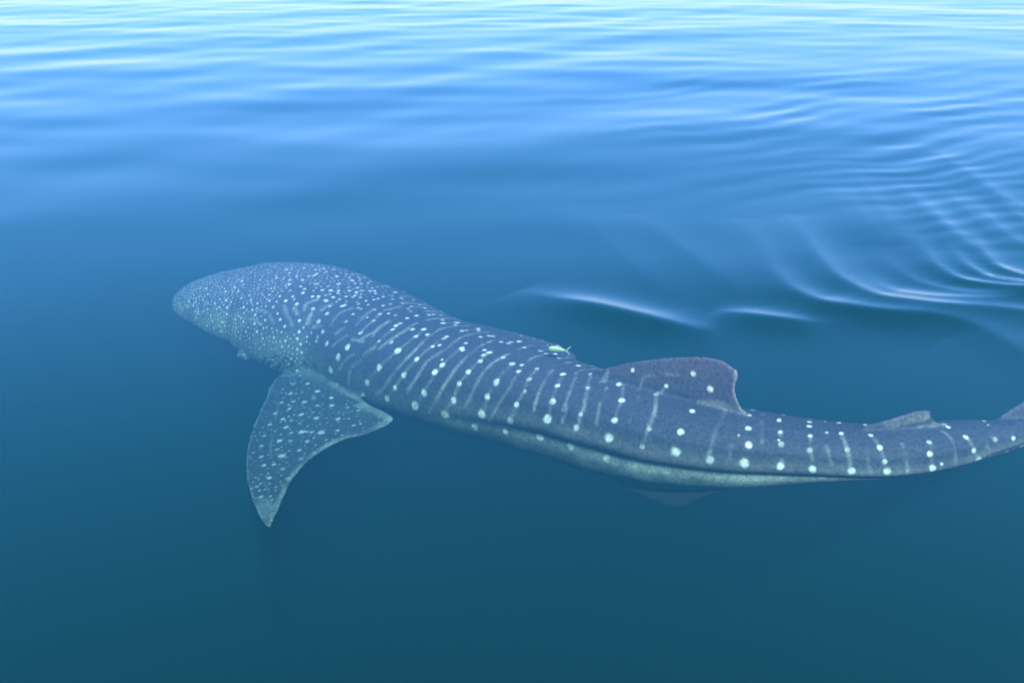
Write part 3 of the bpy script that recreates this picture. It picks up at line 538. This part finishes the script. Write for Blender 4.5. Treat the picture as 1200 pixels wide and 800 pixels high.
def plate(name, lead, trail, n_t, n_c, tmax):
    """a closed lens-shaped fin between a leading and a trailing edge (world points, root to tip)"""
    lead, trail = np.array(lead, float), np.array(trail, float)
    k = np.arange(len(lead)); t = np.linspace(0, len(lead) - 1, n_t)
    A, B = catmull(k, lead, t), catmull(k, trail, t)
    u = 0.5 - 0.5 * np.cos(np.linspace(0, math.pi, n_c))
    P = A[:, None] * (1 - u)[None, :, None] + B[:, None] * u[None, :, None]
    c0 = P.mean((0, 1)); q = (P.reshape(-1, 3) - c0)
    nrm = np.linalg.svd(q, full_matrices=False)[2][2]
    f = 1 - t / (len(lead) - 1)
    th = np.maximum(0.013, tmax * (0.25 + 0.75 * f)[:, None] * (2.6 * np.sqrt(np.clip(u, 0, 1)) * (1 - u) ** 0.9 * 0.9)[None])
    th = th * np.minimum(1, 0.25 + np.minimum(u, 1 - u)[None] * 12)
    th = np.maximum(th, 0.009)
    up, dn = P + nrm * th[..., None], P - nrm * th[..., None]
    V = np.vstack([up.reshape(-1, 3), dn.reshape(-1, 3)]); m = n_t * n_c
    F = grid_faces(n_t, n_c); G = F[:, ::-1] + m
    idx = np.arange(m).reshape(n_t, n_c)
    lp = np.r_[idx[0], idx[1:, -1], idx[-1, -2::-1], idx[-2:0:-1, 0]]
    i, j = lp, np.roll(lp, -1)
    side = np.stack([i, i + m, j + m, j], -1)
    return V, np.vstack([F, G, side])

def ball(c, r, n=20, sc_=(1, 1, 1)):
    th = np.linspace(0, math.pi, n); ph = np.linspace(0, 2 * math.pi, n, endpoint=False)
    V = np.array([[math.sin(t) * math.cos(p) * sc_[0], math.sin(t) * math.sin(p) * sc_[1], math.cos(t) * sc_[2]] for t in th for p in ph]) * r + np.array(c)
    return V, grid_faces(n, n, True)

def body_shell():
    ns, nt = 420, 220
    # close the snout and the tail root with rounded caps
    s = np.r_[np.full(14, 0.0), np.linspace(0, S_END, ns)]
    th = np.linspace(0, 2 * math.pi, nt, endpoint=False)
    S, T = np.meshgrid(s, th, indexing='ij')
    P = body_at(ST, S, T)
    C = catmull(ST[:, 0], ST[:, 1:4], s)
    h = C[14] - C[40]; h = h / np.linalg.norm(h)
    lat = np.array([-h[1], h[0], 0])
    ph = np.linspace(math.pi / 2, 0, 15)[:14]
    for k in range(14):                                  # snout cap, k = 0 is the tip
        P[k] = C[14] + (P[14] - C[14]) * max(0.02, (1 - math.sin(ph[k])) ** 0.42) + np.array(SNOUT) * math.sin(ph[k])
    nr = len(s)
    V = P.reshape(-1, 3); F = grid_faces(nr, nt, True)[:, ::-1]
    a = len(V)
    V = np.vstack([V, P[0].mean(0)[None], P[-1].mean(0)[None]])
    i = np.arange(nt); j = (i + 1) % nt
    c1 = np.stack([np.full(nt, a), i, j, j], -1)[:, :3]
    c2 = np.stack([np.full(nt, a + 1), (nr - 1) * nt + j, (nr - 1) * nt + i], -1)
    return V, F, c1, c2

def shark_mesh():
    V, F, c1, c2 = body_shell()
    Vs, faces = [V], [F.tolist(), c1.tolist(), c2.tolist()]
    off = len(V)
    for (lead, trail, tmax) in FINS.values():
        v, f = plate('fin', lead, trail, 60, 40, tmax)
        Vs.append(v); faces.append((f + off).tolist()); off += len(v)
    for sg in (1, -1):                                   # the brow over each eye
        c = body_at(ST, np.array([EYE[0]]), np.array([sg * EYE[1]]))[0]
        v, f = ball(c, 0.06, 18, (1.2, .8, .75))
        Vs.append(v); faces.append((f + off).tolist()); off += len(v)
    me = bpy.data.meshes.new('shark_parts')
    me.from_pydata(np.vstack(Vs).tolist(), [], [f for fl in faces for f in fl])
    bm = bmesh.new(); bm.from_mesh(me); bmesh.ops.recalc_face_normals(bm, faces=bm.faces); bm.to_mesh(me); bm.free()
    tmp = bpy.data.objects.new('tmp', me); COL.objects.link(tmp)
    md = tmp.modifiers.new('r', 'REMESH'); md.mode = 'VOXEL'; md.voxel_size = VOXEL; md.use_smooth_shade = True
    md2 = tmp.modifiers.new('s', 'SMOOTH'); md2.factor = 0.5; md2.iterations = 4
    md3 = tmp.modifiers.new('u', 'SUBSURF'); md3.levels = 1; md3.render_levels = 1; md3.subdivision_type = 'CATMULL_CLARK'
    dg = bpy.context.evaluated_depsgraph_get()
    out = bpy.data.meshes.new_from_object(tmp.evaluated_get(dg))
    bpy.data.objects.remove(tmp)
    out.name = 'whale_shark'
    return out

RAG = None
def near_paint(P, pts, rad, soft, hard=0.55):
    """max over marks of a soft disc; pts (n,3), rad (n)"""
    w = np.zeros(len(P))
    order = np.argsort(P[:, 0]); xs = P[order, 0]
    for p, r, b in zip(pts, rad, soft):
        R = r * 1.6
        i0, i1 = np.searchsorted(xs, (p[0] - R, p[0] + R))
        ii = order[i0:i1]
        if not len(ii): continue
        d = np.linalg.norm(P[ii] - p, axis=1) * RAG[ii]
        v = b * (1 - sstep(d, r * hard, r * 1.35))
        w[ii] = np.maximum(w[ii], v)
    return w

def line_points(poly, r, b):
    """dense beads along a polyline of world points"""
    poly = np.array(poly, float); P = []
    if len(poly) > 2:
        k = np.arange(len(poly)); poly = catmull(k, poly, np.linspace(0, len(poly) - 1, 6 * len(poly)))
    for p, q in zip(poly[:-1], poly[1:]):
        n = max(2, int(np.linalg.norm(q - p) / (r * 0.5)))
        P += [p + (q - p) * t for t in np.linspace(0, 1, n)]
    return P

def fbm(P, scale, seed, octv=3):
    """cheap smooth 3-D noise from random sine planes"""
    r = np.random.default_rng(seed); v = np.zeros(len(P))
    for o in range(octv):
        for _ in range(7):
            d = r.normal(size=3); d /= np.linalg.norm(d)
            v += np.sin((P @ d) * scale * 2 ** o * (0.7 + 0.6 * r.random()) + r.random() * 6.28) / 2 ** o
    return v / 4.0

def paint_shark(me):
    n = len(me.vertices)
    P = np.empty(n * 3, np.float32); me.vertices.foreach_get('co', P); P = P.reshape(-1, 3).astype(float)
    # body coordinates of every vertex: nearest station frame
    ss = np.linspace(-0.3, S_END, 800)
    C = catmull(ST[:, 0], ST[:, 1:], np.clip(ss, 0, None))
    sv = np.empty(n); 
    for i in range(0, n, 20000):
        q = P[i:i + 20000]
        d = (q[:, None, 0] - C[None, :, 0]) ** 2 + (q[:, None, 1] - C[None, :, 1]) ** 2
        sv[i:i + 20000] = ss[np.argmin(d, 1)]
    v = catmull(ST[:, 0], ST[:, 1:], np.clip(sv, 0, S_END))
    e = 0.02
    D = catmull(ST[:, 0], ST[:, 1:4], np.clip(sv, 0, S_END - e) + e) - catmull(ST[:, 0], ST[:, 1:4], np.clip(sv, e, S_END) - e)
    hl = np.hypot(D[:, 0], D[:, 1]); hx, hy = -D[:, 0] / hl, -D[:, 1] / hl
    lat = (P[:, 0] - v[:, 0]) * -hy + (P[:, 1] - v[:, 1]) * hx
    ver = P[:, 2] - v[:, 2]
    th = np.arctan2(np.abs(lat) / v[:, 3], ver / np.where(ver > 0, v[:, 4], v[:, 5]))
    rad = np.hypot(lat / v[:, 3], ver / np.where(ver > 0, v[:, 4], v[:, 5]))
    fin = sstep(rad, 1.10, 1.22)
    global RAG
    RAG = 1 + 0.17 * fbm(P, 75, 31, 2)
    # skin: slate back, paler mottled flank, white belly
    base = np.array([0.0205, 0.026, 0.042]); flank = np.array([0.052, 0.055, 0.060]); white = np.array([0.19, 0.21, 0.20])
    k_fl = sstep(th, 1.05, 1.62) * (1 - fin); k_be = sstep(th, 1.66, 1.95)
    mott = fbm(P, 26, 3, 3)
    col = base + (flank - base) * (k_fl * (0.75 + 0.35 * mott))[:, None]
    col = col * (1 + 0.10 * fbm(P, 7, 8, 2))[:, None]
    head = 1 - sstep(sv, 3.2, 5.5)
    col = col * (1 + 0.55 * head)[:, None]
    cheek = sstep(th, .95, 1.45) * (1 - sstep(sv, 5.6, 7.0)) * (1 - fin)
    col = col + (np.array([0.075, 0.085, 0.088]) - col) * (cheek * np.clip(0.55 + 0.4 * mott, 0, 1))[:, None]
    belly = k_be * (1 - fin) * (0.10 + 0.90 * sstep(sv, 9.0, 12.6)) * sstep(sv, 5.5, 8.5) * (1 - 0.8 * sstep(sv, 14.0, 15.5))
    belly = np.maximum(belly, (1 - fin) * sstep(th, 2.2, 2.6))
    col = col + (white - col) * np.clip(belly * (0.62 + 0.30 * mott + 0.22 * fbm(P, 6, 55, 2)), 0, 1)[:, None]
    # fins: greyer, with a pale trailing edge
    greyfin = np.array([0.032, 0.037, 0.050])
    col = col + (greyfin - col) * (fin * 0.65)[:, None]
    # marks
    pts, rr, bb, lines = [], [], [], []
    def put(s, t, r, b):
        pts.append(body_at(ST, np.array([s, s]), np.array([t, -t])))
        rr.extend([r, r]); bb.extend([b, b])
    for s, t, r, b in SPOTS: put(s, t, r, b)
    lp, lr, lb = [], [], []
    for r, b, poly in LINES:
        for sg in (1, -1):
            q = np.array(poly); W = body_at(ST, q[:, 0], sg * q[:, 1])
            g = line_points(W, r, b); lp += g; lr += [r] * len(g); lb += [b] * len(g)
    xord = np.argsort(P[:, 0]); xsort = P[xord, 0]
    def onto_fin(p, nrm_):
        i0, i1 = np.searchsorted(xsort, (p[0] - .1, p[0] + .1))
        q = P[xord[i0:i1]] - p
        off = q @ nrm_; lt = np.linalg.norm(q - off[:, None] * nrm_, axis=1)
        out = [p + nrm_ * np.median(off[m_]) for m_ in ((lt < .014) & (off > 0) & (off < .08), (lt < .014) & (off < 0) & (off > -.08)) if m_.any()]
        return out or [p]
    for r, b, poly, k in LINES_XYZ:
        g = [q for p in line_points(poly, r, b) for q in onto_fin(p, np.array(FIN_NORMALS[k]))]
        lp += g; lr += [r] * len(g); lb += [b] * len(g)
    SP = np.vstack(pts)
    fx = [(q, p[3], p[4]) for p in SPOTS_XYZ for q in onto_fin(np.array(p[:3]), np.array(FIN_NORMALS[p[5]]))]
    fp = np.array([p[0] for p in fx]); fr_ = [p[1] for p in fx]; fb = [p[2] for p in fx]
    # fine freckles that crowd the snout and cheeks and thin out behind the head
    g = np.random.default_rng(3)
    TK = np.vstack([SP, fp])
    want = 1.0 - sstep(sv, 2.6, 6.6)
    ath = np.abs(th)
    want = np.where((ath > 1.0) & (ath < 2.0), np.maximum(want, 0.9 * (1 - sstep(sv, 4.6, 6.0))), want)
    want = np.where((ath < 1.1) & (ath > .25) & (sv > 4.6), 0.0, want) * (1 - sstep(ath, 1.85, 2.1))
    want = np.where((fin > .5) & (ver < v[:, 4]) & (sv < 10), 0.05, want)      # pectoral fins carry a few too
    cell = {}
    def free(p, d):
        k = tuple((p // 0.05).astype(int))
        for i in (-1, 0, 1):
            for j in (-1, 0, 1):
                for m_ in (-1, 0, 1):
                    for q in cell.get((k[0] + i, k[1] + j, k[2] + m_), ()):
                        if (q[0] - p[0]) ** 2 + (q[1] - p[1]) ** 2 + (q[2] - p[2]) ** 2 < d * d: return False
        return True
    def keep(p):
        cell.setdefault(tuple((p // 0.05).astype(int)), []).append(p)
    for p in TK: keep(p)
    FR, frr, fbb = [], [], []
    for i in g.permutation(np.where(want > 0.02)[0])[:60000]:
        if g.random() > want[i]: continue
        p = P[i]; d = 0.0190 + 0.0034 * min(4, max(0, sv[i]))
        if not free(p, d): continue
        keep(p); FR.append(p); frr.append(0.0056 + 0.0036 * g.random()); fbb.append(0.22 + 0.5 * g.random() ** 1.5)
    FR = np.array(FR)
    w = near_paint(P, np.vstack([SP, fp, FR]), np.r_[rr, fr_, frr], np.r_[bb, fb, fbb])
    wl = near_paint(P, np.array(lp), lr, lb, 0.0) * np.clip(0.95 + 0.45 * fbm(P, 17, 77, 3), 0.3, 1.5)
    w = np.clip(np.maximum(w, wl) * (0.9 + 0.16 * fbm(P, 60, 21, 2)), 0, 1)
    spot = np.array([0.36, 0.40, 0.385])
    col = col + (spot - col) * w[:, None]
    # pale worn rims of the fins
    for r, b, poly in RIMS:
        g2 = line_points(poly, r, b)
        wr = near_paint(P, np.array(g2), [r] * len(g2), [b] * len(g2)) * (0.75 + 0.4 * mott)
        col = col + (np.array([0.15, 0.165, 0.155]) - col) * np.clip(wr, 0, 1)[:, None]
    col = np.clip(col, 0.01, 0.9)
    at = me.color_attributes.new('skin', 'FLOAT_COLOR', 'POINT')
    at.data.foreach_set('color', np.c_[col, np.ones(n)].astype(np.float32).ravel())
    # creases in the skin (gill slits, the fold under the dorsal fins)
    nrm = np.empty(n * 3, np.float32); me.vertices.foreach_get('normal', nrm); nrm = nrm.reshape(-1, 3)
    dep = np.zeros(n)
    for r, b, poly in CREASES:
        g3 = line_points(poly, r, b)
        dep = np.maximum(dep, near_paint(P, np.array(g3), [r] * len(g3), [b] * len(g3)))
    P = P - nrm * dep[:, None]
    me.vertices.foreach_set('co', P.astype(np.float32).ravel())
    me.update()

def skin_material():
    m, nt, out = new_mat('shark_skin')
    N, Lk = nt.nodes, nt.links
    at = N.new('ShaderNodeAttribute'); at.attribute_name = 'skin'
    tc = N.new('ShaderNodeTexCoord')
    nz = N.new('ShaderNodeTexNoise'); nz.inputs['Scale'].default_value = 48; nz.inputs['Detail'].default_value = 8; nz.inputs['Roughness'].default_value = 0.72
    Lk.new(tc.outputs['Object'], nz.inputs['Vector'])
    mr = N.new('ShaderNodeMapRange'); mr.inputs['From Min'].default_value = 0.3; mr.inputs['From Max'].default_value = 0.7; mr.inputs['To Min'].default_value = 0.5; mr.inputs['To Max'].default_value = 2.12
    Lk.new(nz.outputs['Fac'], mr.inputs['Value'])
    mul = N.new('ShaderNodeMix'); mul.data_type = 'RGBA'; mul.blend_type = 'MULTIPLY'; mul.inputs[0].default_value = 1
    Lk.new(at.outputs['Color'], mul.inputs[6]); Lk.new(mr.outputs[0], mul.inputs[7])
    bs = N.new('ShaderNodeBsdfPrincipled')
    bs.inputs['Roughness'].default_value = 0.65
    bs.inputs['Specular IOR Level'].default_value = 0.15
    Lk.new(mul.outputs[2], bs.inputs['Base Color'])
    bp = N.new('ShaderNodeBump'); bp.inputs['Strength'].default_value = 0.15; bp.inputs['Distance'].default_value = 0.004
    Lk.new(nz.outputs['Fac'], bp.inputs['Height']); Lk.new(bp.outputs[0], bs.inputs['Normal'])
    Lk.new(bs.outputs[0], out.inputs['Surface'])
    return m

def plain_material(name, col, rough=0.5, spec=0.4):
    m, nt, out = new_mat(name)
    bs = nt.nodes.new('ShaderNodeBsdfPrincipled')
    nz = nt.nodes.new('ShaderNodeTexNoise'); nz.inputs['Scale'].default_value = 90
    tc = nt.nodes.new('ShaderNodeTexCoord'); nt.links.new(tc.outputs['Object'], nz.inputs['Vector'])
    cr = nt.nodes.new('ShaderNodeValToRGB')
    cr.color_ramp.elements[0].color = (*[c * .8 for c in col], 1); cr.color_ramp.elements[1].color = (*[min(1, c * 1.15) for c in col], 1)
    nt.links.new(nz.outputs['Fac'], cr.inputs[0]); nt.links.new(cr.outputs[0], bs.inputs['Base Color'])
    bs.inputs['Roughness'].default_value = rough; bs.inputs['Specular IOR Level'].default_value = spec
    nt.links.new(bs.outputs[0], out.inputs['Surface'])
    return m

shark_me = shark_mesh()
paint_shark(shark_me)
shark = link('whale_shark', shark_me, skin_material())
shark['label'] = 'huge slate blue shark with white spots swimming just under the calm surface'
shark['category'] = 'whale shark'

eye_mat = plain_material('shark_eye', (0.02, 0.022, 0.025), 0.2, 0.5)
for sg in (1, -1):
    c = body_at(ST, np.array([EYE[0]]), np.array([sg * EYE[1]]))[0]
    ctr = catmull(ST[:, 0], ST[:, 1:4], np.array([EYE[0]]))[0]
    out_ = c - ctr; out_ /= np.linalg.norm(out_)
    V, F = ball(c + out_ * 0.030, 0.024)
    link('eye', mesh_from('eye', V, F), eye_mat, shark)

# ------------------------------------------------------------------ the small fish over the shark's back
def build_fish():
    L = 0.155
    o_mat = plain_material('fish_scales', (0.17, 0.27, 0.17), 0.35, 0.5)
    f_mat = plain_material('fish_fin', (0.14, 0.21, 0.15), 0.4, 0.4)
    ns, nt = 28, 20
    xs_ = np.linspace(0, 1, ns)
    hgt = L * 0.112 * np.sin(math.pi * np.clip(xs_, 0.0, 1) ** 0.62) ** 0.8 + L * 0.022 * (xs_ > .02)
    wid = hgt * 0.55
    V = []
    for x, hh, ww in zip(xs_, hgt, wid):
        for a in np.linspace(0, 2 * math.pi, nt, endpoint=False):
            V.append([x * L * 0.78, ww * math.sin(a) + 0.006 * math.sin(x * 4.5), hh * math.cos(a)])
    V = np.array(V); F = grid_faces(ns, nt, True)
    me = mesh_from('fish', V, F)
    fish = link('fish', me, o_mat)
    fish['label'] = 'small pale green fish with a forked tail above the far side of the spotted back'
    fish['category'] = 'fish'
    def fin(name, lead, trail, t):
        a, b = np.array(lead, float), np.array(trail, float)
        n = len(a); u = np.linspace(0, 1, 5)
        Pm = a[:, None] * (1 - u)[None, :, None] + b[:, None] * u[None, :, None]
        th_ = t * (0.3 + np.sin(u * math.pi))[None, :, None] * np.array([0, 1, 0])
        up, dn = Pm + th_, Pm - th_
        m_ = n * 5; Vv = np.vstack([up.reshape(-1, 3), dn.reshape(-1, 3)])
        Ff = grid_faces(n, 5); idx = np.arange(m_).reshape(n, 5)
        lp_ = np.r_[idx[0], idx[1:, -1], idx[-1, -2::-1], idx[-2:0:-1, 0]]
        sd = np.stack([lp_, lp_ + m_, np.roll(lp_, -1) + m_, np.roll(lp_, -1)], -1)
        link(name, mesh_from(name, Vv, np.vstack([Ff, Ff[:, ::-1] + m_, sd])), f_mat, fish)
    y0 = 0.006 * math.sin(4.5)
    fin('tail_fin', [(L * .76, y0, .004), (L * .86, y0, .018), (L * 1.0, y0, .036)], [(L * .76, y0, -.004), (L * .86, y0, .002), (L * .985, y0, .024)], .0018)
    fin('tail_fin', [(L * .76, y0, .004), (L * .86, y0, -.002), (L * .985, y0, -.024)], [(L * .76, y0, -.004), (L * .86, y0, -.018), (L * 1.0, y0, -.036)], .0018)
    fin('dorsal_fin', [(L * .26, .006, .017), (L * .33, .006, .028), (L * .40, .006, .031)], [(L * .62, .004, .012), (L * .56, .005, .020), (L * .46, .006, .028)], .0015)
    fin('pelvic_fin', [(L * .34, .006, -.017), (L * .40, .006, -.027)], [(L * .55, .005, -.014), (L * .50, .006, -.024)], .0015)
    for sg in (1, -1):
        Vb, Fb = ball((L * .075, sg * .0065, .003), .0035, 10)
        link('eye', mesh_from('eye', Vb, Fb), eye_mat, fish)
    fish.location = FISH_AT
    fish.rotation_euler = FISH_ROT
    return fish

build_fish()
